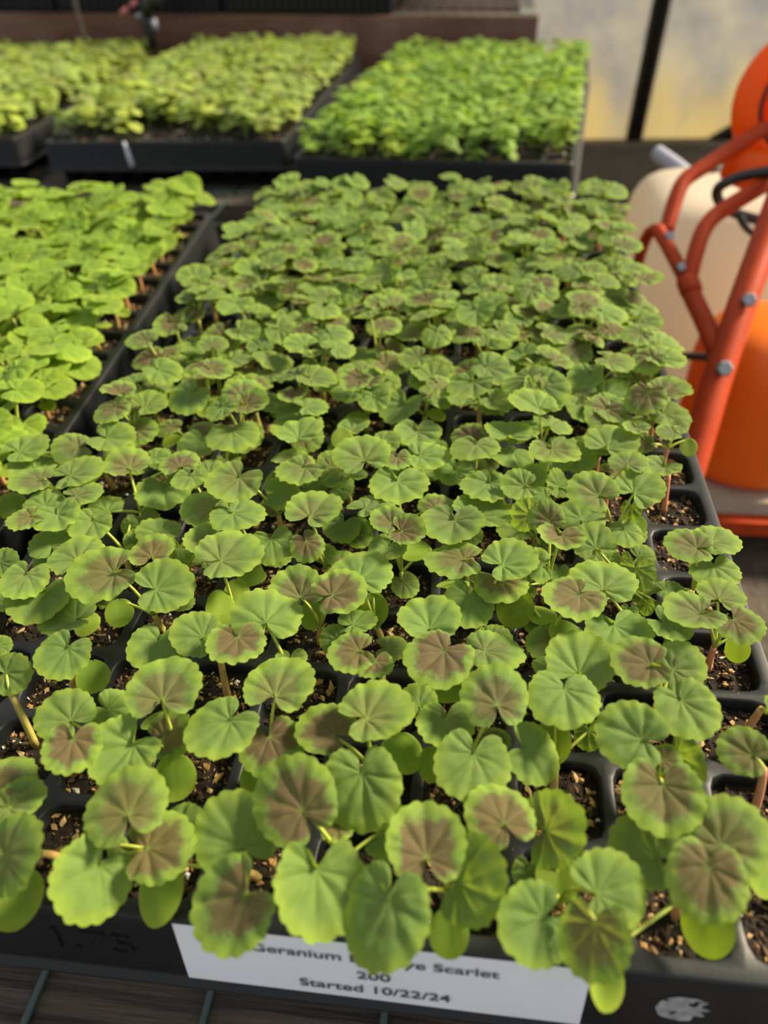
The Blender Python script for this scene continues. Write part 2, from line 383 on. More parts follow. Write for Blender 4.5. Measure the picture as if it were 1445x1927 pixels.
# label, lettering, embossing and residue on the front wall of the labelled tray
wall_top, wall_bot = Vector((0, -3.5, -5)), Vector((0, -6.0, -26))
wd = (wall_bot-wall_top).normalized(); wn = Vector((1, 0, 0)).cross(-wd)    # outward normal
if wn.y > 0: wn = -wn
def wallp(x, v, off=.12): p = wall_top+wd*(v-5)+wn*off; p.x = x; return p
def wall_strip(x0, x1, v0, v1, off, mat, name, nx=14, nv=6, parent=front, warp=.25):
    b = MB(); vs_ = []
    for j in range(nv+1):
        for i in range(nx+1):
            u = i/nx; v = v0+(v1-v0)*j/nv
            vs_.append(wallp(x0+(x1-x0)*u, v, off+warp*max(0, noise.noise(Vector((u*3, v*.2, 2))))))
    n0 = len(vs_); vs_ += [Vector(q)-wn*.09 for q in vs_[:]]
    fs = [(j*(nx+1)+i, (j+1)*(nx+1)+i, (j+1)*(nx+1)+i+1, j*(nx+1)+i+1) for j in range(nv) for i in range(nx)]
    b.add(vs_, fs+[tuple(k+n0 for k in f[::-1]) for f in fs]); return b.build(name, mat, parent)
LX0, LX1, LV0, LV1 = -164.0, -61.5, .8, 27.2
sticker = wall_strip(LX0, LX1, LV0, LV1, .22, M['paper'], 'label_sticker')
sticker['label'] = 'white paper label with three printed lines'
def text_mesh(s, width=None, height=None, bold=.0, depth=0):
    c = bpy.data.curves.new('txt', 'FONT'); c.body = s; c.align_x = 'CENTER'; c.align_y = 'CENTER'; c.offset = bold; c.extrude = depth
    o = bpy.data.objects.new('txt', c); COL.objects.link(o); bpy.context.view_layer.update()
    me = bpy.data.meshes.new_from_object(o.evaluated_get(bpy.context.evaluated_depsgraph_get())); bpy.data.objects.remove(o)
    xs = [v.co.x for v in me.vertices]; ys = [v.co.y for v in me.vertices]; k = (width or 1)/(max(xs)-min(xs)); ky = (height/(max(ys)-min(ys))) if height else k
    mx, my = (max(xs)+min(xs))/2, (max(ys)+min(ys))/2
    return me, k, ky, mx, my
def wall_text(s, xc, v, width, height, off, mat, name, parent, bold=0.0, depth=0):
    me, k, ky, mx, my = text_mesh(s, width, height, bold, depth)
    for vert in me.vertices:
        p = wallp(xc+(vert.co.x-mx)*k, v-(vert.co.y-my)*ky, off+vert.co.z*3); vert.co = p*MM
    me.materials.clear(); me.materials.append(mat); return obj(name, me, parent)
xc = -113.6
for s, v, w, h in (('Geranium Bullseye Scarlet', 7.6, 62, 4.6), ('200', 14.9, 8.6, 3.5), ('Started 10/22/24', 21.6, 39, 3.6)):
    wall_text(s, xc, v, w, h, .62, M['ink'], 'lettering', sticker, .012)
wall_text('1.75', -188, 14, 22, 9, .25, M['tray'], 'embossed_lettering', front, .0, .12)
b = MB(); r = random.Random(4); n = 40; ring = []; c0 = wallp(-38.3, 13.8, .2)
prof = [(0, 0)]
for k in range(n):
    a = 2*PI*k/n; rr = 6.0*(1+.12*noise.noise(Vector((math.cos(a)*2, math.sin(a)*2, 5))))
    if -1.1 < math.atan2(math.sin(a), math.cos(a)) < .75: rr *= .72+.16*math.sin(a*9)
    ring.append((rr, a))
vs_ = []
for q in (.0, .35, .62, .82, 1): vs_ += [c0+Vector((1, 0, 0))*(rr*q*math.cos(a)*1.12)-wd*(rr*q*math.sin(a)*.95)+wn*(.12*noise.noise(Vector((rr*q*math.cos(a)*.7, rr*q*math.sin(a)*.7, 9)))) for rr, a in ring]
fs = []
for q in range(4):
    for k in range(n):
        ctr = sum((vs_[i] for i in (q*n+k, (q+1)*n+(k+1) % n)), Vector())/2
        if noise.noise(ctr*.42+Vector((3, 1, 2))) > -.38 or (q == 3 and k > n*.45): fs.append((q*n+k, (q+1)*n+k, (q+1)*n+(k+1) % n, q*n+(k+1) % n))
b.add(vs_, fs); b.build('label_residue', M['residue'], front)['label'] = 'round torn patch of white paper residue'
# white smear on the rim of the middle back tray
b = MB(); xs = -WX*.66
b.tube([(xs, -3.0, .3), (xs+1.5, -3.6, -4), (xs+3.4, -4.8, -14), (xs+5.4, -6.2, -24.5)], [1.6, 2.4, 2.7, 2.9], 10); b.build('white_smear', M['white'], backl)

# ------------------------------------------------------------------ leaf meshes (unit diameter, stalk at the origin, tip +Y, face +Z)
VEINS = [math.radians(a) for a in (0, 36, -36, 76, -76, 122, -122)]
def leaf_mesh(name, mat, seed, na=72, nr=9, teeth=21, tooth=.040, gap=.16, cup=.12, bulge=.066, el=1.0, coty=False):
    r = random.Random(seed); b = MB(); tw = r.uniform(-.1, .1); a_asym = r.uniform(-.06, .06); cup *= r.uniform(.3, 1.5); wav = r.uniform(.01, .03); ph = r.uniform(0, 6)
    gap = r.choice((.10, .16, .24, .34, .46)); fold = r.uniform(-.16, .26); droop = r.uniform(.02, .20); veins = [v+r.uniform(-.07, .07) for v in VEINS]; lob = r.uniform(.0, .03)
    c = .17 if not coty else .44
    vs_ = [(0, 0, 0)]; cols = [(0, 1, 0)]
    lim = PI-gap
    for q in range(1, nr+1):
        rho = q/nr
        for k in range(na+1):
            th = -lim+2*lim*k/na; ct, st = math.cos(th), math.sin(th)
            r0 = c*ct+math.sqrt(max(0, .25-(c*st)**2))
            if not coty:
                r0 *= 1+a_asym*st
                e = max(0, min(1, (lim-abs(th))/.50)); r0 *= (e*(2-e))**.5*.999+.001; r0 *= 1+.10*math.exp(-((abs(th)-2.35)/.4)**2)
                tt = abs(math.cos(th*teeth/2+ph)); r0 *= 1-tooth*(1-tt**.7)*1.7*(.4+.6*e)-lob*min(1, min(abs(th-v) for v in veins)/.36)
            rr = r0*rho; x, y = rr*st, rr*ct*el
            dv = min(1, min(abs(th-v) for v in veins)/.36)
            if coty: dv = min(1, abs(th)/.3) if abs(th) < .3 else 1
            z = cup*(rho**1.6)*.5-droop*rho**3*.5+bulge*(1-(1-dv)**2.6)*rho*(1.25-rho*.75)*(0.15 if coty else 1)
            z += fold*abs(x)+tw*2*x*y+wav*math.sin(th*3+ph)*rho**2
            if not coty: z += .005*rho**3*math.cos(th*teeth+ph)+.022*noise.noise(Vector((x*8+seed, y*8, 0)))
            vs_.append((x, y, z)); cols.append((rho*min(1, .35+r0/.5*.65) if not coty else rho, 1-dv, 0))
    fs = []; m = na+1
    for k in range(na): fs.append((0, 2+k, 1+k))
    for q in range(nr-1):
        for k in range(na): a = 1+q*m+k; fs.append((a, a+1, a+m+1, a+m))
    me = bpy.data.meshes.new(name); me.from_pydata(vs_, [], fs)
    ca = me.color_attributes.new('Col', 'FLOAT_COLOR', 'POINT'); ca.data.foreach_set('color', [k for q in cols for k in (q[0], q[1], q[2], 1)])
    me.polygons.foreach_set('use_smooth', [True]*len(me.polygons)); me.materials.append(mat); me.update(); return me
LEAF = [leaf_mesh('leaf', M['leaf'], 10+s) for s in range(14)]
LEAFG = [leaf_mesh('leaf', M['leafg'], 60+s, tooth=.025, bulge=.040) for s in range(8)]
COTY = [leaf_mesh('cotyledon', M['leafg'], 90+s, na=40, nr=6, coty=True, el=1.0) for s in range(4)]
CEN = .17

def orient(n, tip):
    z = n.normalized(); y = (tip-z*tip.dot(z)).normalized(); x = y.cross(z); return Matrix((x, y, z)).transposed().to_quaternion()
def tube_between(a, m_, c, r0, r1, n=7, seg=7):
    b = MB(); pts = [a*(1-t)**2+m_*2*t*(1-t)+c*t*t for t in (k/seg for k in range(seg+1))]
    b.tube(pts, [r0+(r1-r0)*k/seg for k in range(seg+1)], n); return b
class Leaf:
    __slots__ = ('w', 'n', 'tip', 'd', 'zone', 'coty', 'yel', 'att')
    def __init__(s, w, n, tip, d, zone, coty=False, yel=None):
        s.w, s.n, s.d, s.zone, s.coty = w, n.normalized(), d, zone, coty; t = tip-s.n*tip.dot(s.n); s.tip = t.normalized()
        s.yel = yel; s.att = s.w-s.tip*(.44 if coty else CEN)*d
def make_seedling(base, leaves, label, group, rnd, plain=False, red=.5):
    """thing > stem, leaves (each with its stalk), seed leaves"""
    t = tag(empty('geranium_seedling', base), label, 'seedling', group); base = Vector(base)
    top_xy = base.lerp(sum((l.att for l in leaves), Vector())/len(leaves), .45)
    tz = max(base.z+9, min(l.att.z for l in leaves)-3.5)
    top = Vector((top_xy.x, top_xy.y, tz)); mid = Vector((base.x*.7+top.x*.3+rnd.uniform(-1, 1), base.y*.7+top.y*.3, base.z*.4+tz*.6))
    o = tube_between(base-base, mid-base, top-base, 1.25, .95).build('stem', M['stem'], t)
    cg, cr = Vector((.34, .36, .07)), Vector((.58, .20, .12)); c = cg.lerp(cr, red); o.color = (c.x, c.y, c.z, 1)
    for l in leaves:
        me = rnd.choice(COTY if l.coty else (LEAFG if plain else LEAF))
        o = obj('cotyledon' if l.coty else 'leaf', me, t, l.att-base); o.rotation_mode = 'QUATERNION'; o.rotation_quaternion = orient(l.n, l.tip)
        sc = l.d*MM; o.scale = (sc*(.92 if l.coty else 1)*rnd.choice((1, -1)), sc, sc)
        yel = l.yel if l.yel is not None else (rnd.uniform(0, .10) if not l.coty else rnd.uniform(.05, .35))
        o.color = (l.zone, yel, rnd.uniform(.34, .66), 1)
        d = l.att-top
        if d.length > 1.5:
            m_ = top+Vector((d.x*.45, d.y*.45, max(d.z*.75, d.z*.5+1.2)))
            p = tube_between(top-base, m_-base, l.att-base-l.n*.75, .62, .42, 6, 6).build('petiole', M['stem'], o); p.color = (.36, .42, .055, 1)
            p.matrix_parent_inverse = Matrix.LocRotScale(o.location, o.rotation_quaternion, o.scale).inverted()
    return t

# leaves of the nearest plants: where they stand in the photograph (x, y, width, height, direction of the notch, brown zone, height over the tray)
# None as direction marks a smooth seed leaf
A = (0, 800, .346); B_ = (500, 800, .346); C_ = (1000, 800, .308); D_ = (0, 1200, .346); E_ = (480, 1200, .346); F_ = (945, 1200, .346); G_ = (0, 0, 1.0)
TABLE = [
 (A, [(150,130,240,150,200,0),(390,118,210,160,0,.5),(620,80,245,160,170,.2),(690,210,250,140,300,.6),(975,205,220,105,280,.75),(862,180,140,80,180,.1,16),(1265,62,290,150,95,.2),(1080,110,220,130,60,0,12),
  (430,262,280,135,200,.25),(200,222,270,95,250,.1,16),(175,300,245,120,0,.5),(1025,295,190,115,60,.3),(1140,240,160,105,250,.3,17),(1265,318,298,195,40,.45,26),(895,375,305,200,95,0,11),(450,383,220,125,190,.4),
  (240,420,210,135,280,0),(137,512,198,112,20,.6),(318,512,258,138,100,.1),(570,452,200,95,300,0,10),(490,555,230,160,60,.2,18),(855,566,240,135,300,0,14),(705,552,90,100,90,0,9),(1112,472,250,170,20,.5,18),
  (1298,500,296,176,150,.2,25),(1120,636,240,182,310,.5,19),(1258,720,352,248,200,.35,25),(300,630,292,150,250,0,17),(415,705,304,190,280,.3,21),(556,832,372,255,20,.6,26),(828,690,245,165,265,.8,20),(902,886,312,280,190,.05,24),
  (130,848,262,190,60,.3,22),(215,955,330,250,55,.05,18),(365,1060,290,180,0,.3,14),(30,745,150,160,180,.3),(650,1020,160,150,None,0,7),(1192,1005,140,205,None,.2,9),(1285,905,150,125,None,.3,9),(65,440,150,150,0,0,11),
  (970,690,130,160,90,0,12),(1368,832,155,110,None,0,8),(1062,1132,276,252,330,0,22),(1290,1192,318,222,85,.85,25),(1437,1025,385,275,280,.1,21)]),
 (B_, [(180,48,270,95,270,.1),(417,75,125,112,None,.3,14),(525,160,312,212,290,.35,25),(825,60,255,150,90,.3,16),(717,192,165,102,90,.6),(662,90,150,108,180,.1,17),(878,178,256,132,170,.1),(1140,128,270,128,70,.3,24),
  (1328,165,240,118,40,0,17),(1318,48,255,98,280,.1,20),(130,182,192,75,270,.5,17),(180,252,262,156,30,.4),(352,208,125,140,270,.5,14),(400,332,162,158,200,0,12),(252,350,155,95,180,0,10),(718,340,322,204,95,.1,21),
  (88,370,200,178,180,0,14),(270,470,306,198,230,.45,24),(580,445,252,112,200,.3,20),(1020,268,222,125,60,0,12),(1192,340,280,165,40,.2,21),(1374,332,195,168,0,.25,22),(925,428,205,110,270,.6,18),(1186,482,312,206,200,.2,17),
  (1018,554,346,188,80,.35,24),(770,586,206,158,170,.9,26),(665,520,192,142,315,.6,22),(1410,490,140,182,0,.4),(410,558,202,156,60,.3,10),(1352,570,195,140,0,0,12),(38,655,255,205,100,.05,19),(232,657,186,172,120,.85,21),
  (330,705,118,112,180,0,10),(660,682,204,142,60,.1,17),(815,688,170,118,None,.05,8),(1020,733,320,190,0,.6,25),(1335,748,294,226,200,0,26),(1288,872,290,176,120,.8,20),(515,805,350,240,255,0,20),(408,911,294,234,200,.95,26),
  (168,898,288,246,300,.6,22),(583,1005,178,182,None,.08,8),(250,1035,132,152,None,.08,8),(505,1078,204,130,200,0,10),(368,1168,150,160,0,0,9),(1100,978,282,256,80,0,17),(885,1066,338,216,280,0,22),(1352,990,186,222,None,.08,9),
  (1018,862,178,80,None,0,8),(465,1238,262,214,10,.8,24),(595,1312,210,150,90,.75,20),(685,1210,176,130,180,.4,12),(930,1268,372,268,45,1,27),(1245,1238,330,206,170,.4,20)]),
 (C_, [(480,108,322,188,240,.1,20),(682,115,130,115,0,.6,18),(592,225,235,122,250,.4,24),(138,174,306,156,120,.5,24),(296,198,212,206,180,0,10),(365,408,302,236,330,.5,26),(152,350,130,182,300,0,11),(654,382,295,218,230,0,20),
  (788,270,228,114,30,.3,19),(20,310,150,150,180,.3,18),(62,430,135,114,0,.1,16),(90,562,222,216,310,.7,24),(184,705,296,152,95,.85,26),(304,545,310,190,270,0,15),(372,715,260,232,300,0,18),(612,518,120,128,90,.2,13),
  (640,615,130,120,None,.1,9),(566,665,206,150,90,0,12),(678,810,148,162,180,0,12),(548,830,124,124,90,.4,16),(652,910,210,220,110,.3,20),(437,961,406,262,275,.25,21),(252,1060,376,232,30,.9,27),(45,860,160,222,0,.1,17),
  (170,905,130,112,90,0,10),(530,1268,402,238,120,0,18),(212,1278,216,128,None,.05,8),(957,745,288,192,350,.6,24),(1135,711,282,158,200,.3,20),(1126,893,298,206,110,.2,17),(982,1163,356,200,10,.5,24),(1152,1038,286,166,250,.4,19),
  (1275,1220,290,212,140,.75,23),(846,1009,178,104,180,0,10),(840,1235,272,182,150,0,10),(935,1045,150,72,180,0,9),(1255,1366,120,165,None,.12,7),(600,1140,110,92,90,.2,9),(668,1212,72,92,90,.2,8),(706,1112,84,108,90,.1,10),
  (782,1105,72,72,90,.1,9),(840,40,155,88,0,.4),(960,135,108,105,None,.15,12),(905,12,105,72,90,.4),(640,28,165,66,90,.4)]),
 (D_, [(340,100,290,242,55,.05,22),(506,213,188,172,None,0,7),(70,192,202,226,180,.1,20),(10,40,110,105,180,.1,17),(848,62,308,252,70,0,16),(885,285,406,290,268,.55,25),(350,424,312,266,320,.2,18),(387,602,312,274,78,.85,26),
  (624,412,228,260,150,0,13),(675,635,380,350,45,.05,21),(1198,498,390,308,40,.05,22),(932,525,236,268,200,.8,15),(858,448,180,95,None,.1,9),(944,760,212,240,None,.02,8),(691,895,448,370,275,.6,26),(105,905,300,198,200,.35,18),
  (870,1135,382,352,190,1,20),(1010,1012,200,220,180,0,14),(1272,1065,433,440,300,.05,19),(1385,770,150,170,None,.05,8),(640,1150,100,120,90,.3,12)]),
 (E_, [(127,263,384,266,250,.45,24),(195,132,176,112,90,.4,14),(670,419,400,318,200,.4,24),(385,505,332,272,330,.95,18),(96,590,362,292,110,.85,17),(588,820,426,440,95,.05,20),(218,870,440,462,300,.85,27),(795,628,250,216,None,.0,8),
  (893,343,196,158,270,.1,14),(1044,480,314,250,90,.35,16),(1310,307,362,336,275,.6,26),(1180,700,410,362,80,.15,24),(1310,556,162,132,200,.95,14),(1045,300,190,140,None,0,8),(925,1118,424,412,275,.95,26),(1320,960,374,326,300,.95,22),
  (716,1040,240,300,200,.1,11),(452,1054,180,112,90,.95,14),(955,690,110,182,None,0,8)]),
 (F_, [(436,146,376,290,250,0,20),(342,335,386,292,95,.2,25),(240,160,155,112,0,.2,15),(752,148,312,246,0,.95,26),(962,145,280,262,220,.3,20),(1002,398,346,306,120,.2,23),(695,531,370,350,340,.15,24),(875,875,422,392,95,.7,25),
  (898,655,156,152,200,.95,18),(978,690,256,322,120,.2,12),(1312,615,268,252,330,.6,22),(1232,1074,430,414,235,.55,24),(168,635,262,332,150,.1,16),(282,565,182,232,None,.1,8),(298,1030,286,392,200,.5,20),(770,1150,362,382,330,.1,15),
  (472,532,146,166,90,.1,9),(1462,410,100,190,180,.2)]),
 (G_, [(25,1610,106,146,180,.45,24),(30,1692,108,100,None,.12,8),(172,1655,135,152,60,.1,19),(300,1680,90,112,None,.10,8),(441,1706,145,168,45,.75,22),(594,1672,170,178,90,.02,23),(724,1727,163,182,75,.2,23),(888,1654,132,160,200,.05,21),
  (845,1755,75,84,None,.05,8),(1001,1738,134,144,30,.05,20),(1146,1675,133,146,195,.15,24),(1117,1765,124,146,85,.85,23),(1135,1850,72,90,None,.25,8),(1050,1650,86,84,None,.25,10),(996,1645,62,62,90,.1,9),(1430,1640,62,92,None,0,8),
  (1333,1658,146,140,88,.98,24),(1332,1740,94,108,None,.08,9),(1385,1735,0,0,0,0)])]
UP = Vector((0, 0, 1))
class Rec: pass
recs = []
for (ox, oy, s_), rows in TABLE:
    for e in rows:
        if e[2] <= 0: continue
        r_ = Rec(); r_.px, r_.py, r_.w, r_.h = ox+e[0]*s_, oy+e[1]*s_, e[2]*s_, e[3]*s_
        r_.ang = e[4]; r_.zone = e[5]; r_.z0 = r_.z = e[6] if len(e) > 6 else 21; r_.coty = e[4] is None; recs.append(r_)
# leaves further down the picture lie over those behind them
for it in range(12):
    for i, a in enumerate(recs):
        for c in recs[i+1:]:
            if abs(a.px-c.px) < .42*(a.w+c.w) and abs(a.py-c.py) < .42*(a.h+c.h):
                lo, hi = (a, c) if (a.z0+a.py*.03) < (c.z0+c.py*.03) else (c, a)
                if hi.z-lo.z < 2.6: hi.z += .35; lo.z -= .35
    for a in recs: a.z = max(5.5, min(31, a.z+.12*(a.z0-a.z)))
rnd = random.Random(21)
cellleaf = {}
for r_ in recs:
    w = on_z(r_.px, r_.py, r_.z); v = (CP-w); dep = v.dot(-FW); v.normalize()
    big, small = max(r_.w, r_.h), min(r_.w, r_.h); a = math.acos(max(.42, min(1, small/big*1.0)))
    if r_.w >= r_.h: pr = (UP-v*UP.dot(v)).normalized(); n = v*math.cos(a)+pr*math.sin(a)
    else: pr = RT*(1 if rnd.random() < .5 else -1); n = v*math.cos(a)+pr*math.sin(a); n = (n+UP*.15).normalized()
    n = (n+Vector((rnd.uniform(-.07, .07), rnd.uniform(-.07, .07), 0))).normalized()
    ang = r_.ang
    if r_.coty: ang = 90 if r_.h >= r_.w*.8 else 20; 
    d3 = RT*math.cos(math.radians(ang))-DN*math.sin(math.radians(ang)); d = d3-v*(d3.dot(n)/v.dot(n))
    lf = Leaf(w, n, -d, big*dep/FPX*1.06, r_.zone if not r_.coty else 0, r_.coty, yel=(r_.zone if r_.coty else None))
    best = None
    for i in range(NCX):
        for j in range(NCY):
            c = Vector((-P*(i+.5), P*(j+.5), 0)); q = (Vector((lf.att.x, lf.att.y, 0))*.6+Vector((w.x, w.y, 0))*.4-c).length+5.0*max(0, len(cellleaf.get((i, j), []))-2)
            if best is None or q < best[0]: best = (q, i, j)
    cellleaf.setdefault(best[1:], []).append(lf)
BARE = {(0, 4), (0, 5), (0, 7), (1, 0)}
def random_leaves(rnd, base, n, zlo, zhi, dlo, dhi, zone, rad=(6, 11), coty=.5):
    out = []; a0 = rnd.uniform(0, 6.28)
    for k in range(n):
        a = a0+2.4*k+rnd.uniform(-.5, .5); rr = rnd.uniform(*rad)*(1 if k < 4 else .5); z = rnd.uniform(zlo, zhi); dr = Vector((math.cos(a), math.sin(a), 0))
        nn = UP+dr*rnd.uniform(-.10, .42)+Vector((rnd.uniform(-.2, .2), rnd.uniform(-.25, .08), 0))
        out.append(Leaf(base+dr*rr+UP*(z-base.z), nn, dr+Vector((rnd.uniform(-.5, .5), rnd.uniform(-.5, .5), 0)), rnd.uniform(dlo, dhi), zone(rnd)))
    if rnd.random() < coty:
        for k in range(rnd.choice((1, 2))):
            a = a0+PI*k+rnd.uniform(-.4, .4); dr = Vector((math.cos(a), math.sin(a), 0))
            out.append(Leaf(base+dr*7+UP*(rnd.uniform(5, 9)-base.z), UP+dr*.2, dr, rnd.uniform(8, 11), 0, True))
    return out
def look(leaves):
    z = [l.zone for l in leaves if not l.coty]; m = max(z) if z else 0; big = max(l.d for l in leaves)
    if m > .72: return 'dark brown zones'
    if m > .3: return 'faint brown zones'
    return 'plain green leaves'
zone_f = lambda r: max(0, min(1, r.choice((.05, .15, .25, .35, .45, .6, .8))+r.uniform(-.1, .1)))
for i in range(NCX):
    for j in range(NCY):
        base = Vector((-P*(i+.5)+rnd.uniform(-2, 2), P*(j+.5)+rnd.uniform(-2, 2), -4.5)); pv = to_px(base+UP*24)
        lv = cellleaf.get((i, j))
        if not lv:
            if (i, j) in BARE: continue
            if pv[1] < 845 or pv[0] < -20 or pv[1] > 1900 or pv[0] > 1470:
                lv = random_leaves(rnd, base, rnd.choice((4, 4, 5, 5)), 11, 28, 14.5, 21.5, zone_f, (5.5, 12.5))
            else: lv = random_leaves(rnd, base, 3, 6, 11, 10, 14, zone_f, (4, 8), .3)
        else:
            if i > 0 and j > 2: lv += random_leaves(rnd, base, rnd.choice((1, 1, 2)) if j < 6 else rnd.choice((2, 2, 3)), 4.5, 9 if j < 6 else 14, 10, 14 if j < 6 else 17, zone_f, (5, 10), .2)
            base = base.lerp(Vector((sum(l.att.x for l in lv)/len(lv), sum(l.att.y for l in lv)/len(lv), base.z)), .25)
        make_seedling(base, lv, 'geranium seedling with %s, %s row from label, %s cell from right edge' % (look(lv), ORD[j+1], ORD[i+1]), 'geranium seedlings in the labelled tray', rnd, red=rnd.uniform(.55, 1) if i < 2 else rnd.uniform(0, .5))
for i in range(NCX):
    for j in range(NCY):
        base = ML @ Vector((-P*(i+.5)+rnd.uniform(-2, 2), P*(j+.5)+rnd.uniform(-2, 2), -4.5))
        if not in_view(base+UP*20, 140): continue
        lv = random_leaves(rnd, base, rnd.choice((4, 5, 5, 6)), 9, 27, 17, 24, lambda r: 0, (5, 14), .75)
        make_seedling(base, lv, 'plain green geranium seedling left of gutter, %s row from far end, %s from gutter' % (ORD[NCY-j], ORD[i+1]), 'plain green seedlings in the left tray', rnd, plain=True, red=rnd.uniform(.3, .9))

# ------------------------------------------------------------------ far seedlings: one small mesh each, too blurred to show parts
def tuft_mesh(name, mat, seed, nl, zlo, zhi, dlo, dhi, teeth, tooth, el, rad):
    r = random.Random(seed); b = MB(); cols = []
    for k in range(nl):
        a = 2.4*k+r.uniform(-.5, .5); rr = r.uniform(*rad); z = r.uniform(zlo, zhi); dr = Vector((math.cos(a), math.sin(a), 0)); d = r.uniform(dlo, dhi)
        q = orient(UP+dr*r.uniform(-.05, .6)+Vector((r.uniform(-.3, .3), r.uniform(-.3, .3), 0)), dr); org = dr*rr*.4+UP*z
        na, nr = 22, 3; vs_ = [Vector((0, 0, 0))]; cc = [(0, 1, 0)]
        for m in range(1, nr+1):
            for s in range(na+1):
                th = -2.95+5.9*s/na; r0 = .2*math.cos(th)+math.sqrt(.25-(.2*math.sin(th))**2); r0 *= 1-tooth*(1-abs(math.cos(th*teeth/2)))
                rho = m/nr; vs_.append(Vector((r0*rho*math.sin(th), r0*rho*math.cos(th)*el, .12*rho-.16*rho**3+.05*abs(math.sin(th*2.5))*rho))); cc.append((rho, .3, 0))
        fs = [(0, 1+s, 2+s) for s in range(na)]+[(1+m*(na+1)+s, 1+(m+1)*(na+1)+s, 2+(m+1)*(na+1)+s, 2+m*(na+1)+s) for m in range(nr-1) for s in range(na)]
        o0 = len(b.v); b.add([q @ (v*d)+org for v in vs_], fs); cols += cc
        st = MB(); st.tube([(0, 0, 4), (dr.x*1, dr.y*1, z*.6), tuple(org)], [.7, .6, .5], 5); b.add(st.v, st.f); cols += [(0.1, 1, 0)]*len(st.v)
    st = MB(); st.tube([(0, 0, 0), (.6, .4, 9), (0, 0, 16)], [1.2, 1, .8], 6); b.add(st.v, st.f); cols += [(.1, 1, 0)]*len(st.v)
    b.c = cols; me = b.mesh(name, mat); return me
TR = [tuft_mesh('bushy_seedling', M['leafr'], 300+s, 15, 7, 33, 9, 14, 11, .22, 1.1, (10, 26)) for s in range(9)]
TL = [tuft_mesh('round_leaf_seedling', M['leafl'], 400+s, 11, 12, 33, 13, 18, 15, .05, 1.0, (10, 28)) for s in range(9)]
def far_tray(Mx, meshes, name, text, group, skip, zone):
    for i in range(NCX):
        for j in range(NCY):
            if skip(i, j): continue
            p = Mx @ Vector((-P*(i+.5)+rnd.uniform(-3, 3), P*(j+.5)+rnd.uniform(-3, 3), -3))
            if not in_view(p+UP*25, 200): continue
            o = obj(name, rnd.choice(meshes), None, p); o.rotation_euler = (rnd.uniform(-.14, .14), rnd.uniform(-.14, .14), rnd.uniform(0, 6.28)); k = rnd.uniform(.92, 1.10); o.scale = (k, k, k)
            o.color = (zone(rnd), rnd.choice((0, .05, .1, .15, .5)), rnd.uniform(.25, .75), 1)
            tag(o, text % (ORD[j+1], ORD[i+1]), 'seedling', group)
far_tray(MBR, TR, 'bushy_seedling', 'bright green bushy seedling in back right tray, %s row from front, %s from right', 'bushy seedlings in the back right tray', lambda i, j: (i, j) in ((0, 0), (1, 0)), lambda r: 0)
far_tray(MBL, TL, 'round_leaf_seedling', 'yellowish round-leaved seedling in middle back tray, %s row from front, %s from right', 'yellowish seedlings in the middle back tray', lambda i, j: j == 0 and i in (2, 3, 4, 5, 7, 8, 9) or (j == 1 and i in (4, 5, 6)), lambda r: r.choice((0, 0, .2, .5)))
far_tray(MBF, TL, 'round_leaf_seedling', 'yellowish round-leaved seedling in leftmost back tray, %s row from front, %s from right', 'yellowish seedlings in the leftmost back tray', lambda i, j: False, lambda r: r.choice((0, 0, .2, .5)))

# ------------------------------------------------------------------ shelf behind: board, wire shelf, trays
tilt = math.radians(1.8)
RB = Matrix.Rotation(tilt, 3, 'Y')
def bp(x, y, z): return RB @ Vector((x+22, y-1310, z-38))+Vector((-22, 1338, 37))
def bbox(mb, a, c):
    mb.add([bp(x, y, z) for x in (a[0], c[0]) for y in (a[1], c[1]) for z in (a[2], c[2])], [(0, 1, 3, 2), (4, 6, 7, 5), (0, 4, 5, 1), (2, 3, 7, 6), (0, 2, 6, 4), (1, 5, 7, 3)])
shelf = tag(empty('shelf', (-500, 1330, GZ)), 'raised shelf with a reddish-brown wooden front board behind the back trays', 'shelf'); so = Vector((-500, 1330, GZ))
def spart(name, mb, mat, sm=False): mb.v = [(x-so.x, y-so.y, z-so.z) for x, y, z in mb.v]; return mb.build(name, mat, shelf, sm)
b = MB(); bbox(b, (-1400, 1310, -62), (-24, 1345, 38)); spart('front_board', b, M['board'])
b = MB(); bbox(b, (-50, 1345, -62), (-24, 1800, 36)); spart('end_board', b, M['board'])
for k in range(5):
    b = MB(); bbox(b, (-1400, 1350+k*88, 20), (-52, 1350+k*88+80, 36)); spart('plank', b, M['board'])
for x in (-1380, -90):
    b = MB(); p = bp(x, 1360, -62); b.box((p.x, 1350, GZ-3), (p.x+50, 1400, p.z)); spart('leg', b, M['board'])
for k in range(10):
    x = -240+22*k; b = MB(); b.tube([bp(x, 1316, 40), bp(x+3, 1330, 42), bp(x+8, 1560, 44)], 1.3, 6); spart('mesh_wire', b, M['wire'], True)
for yy, zz in ((1318, 40), (1420, 44), (1520, 44)):
    b = MB(); b.tube([bp(-250, yy, zz), bp(-26, yy, zz)], 1.6, 6); spart('mesh_wire', b, M['beige'], True)
b = MB(); bbox(b, (-52, 1314, 38), (-26, 1560, 43)); spart('edge_strip', b, M['beige'])
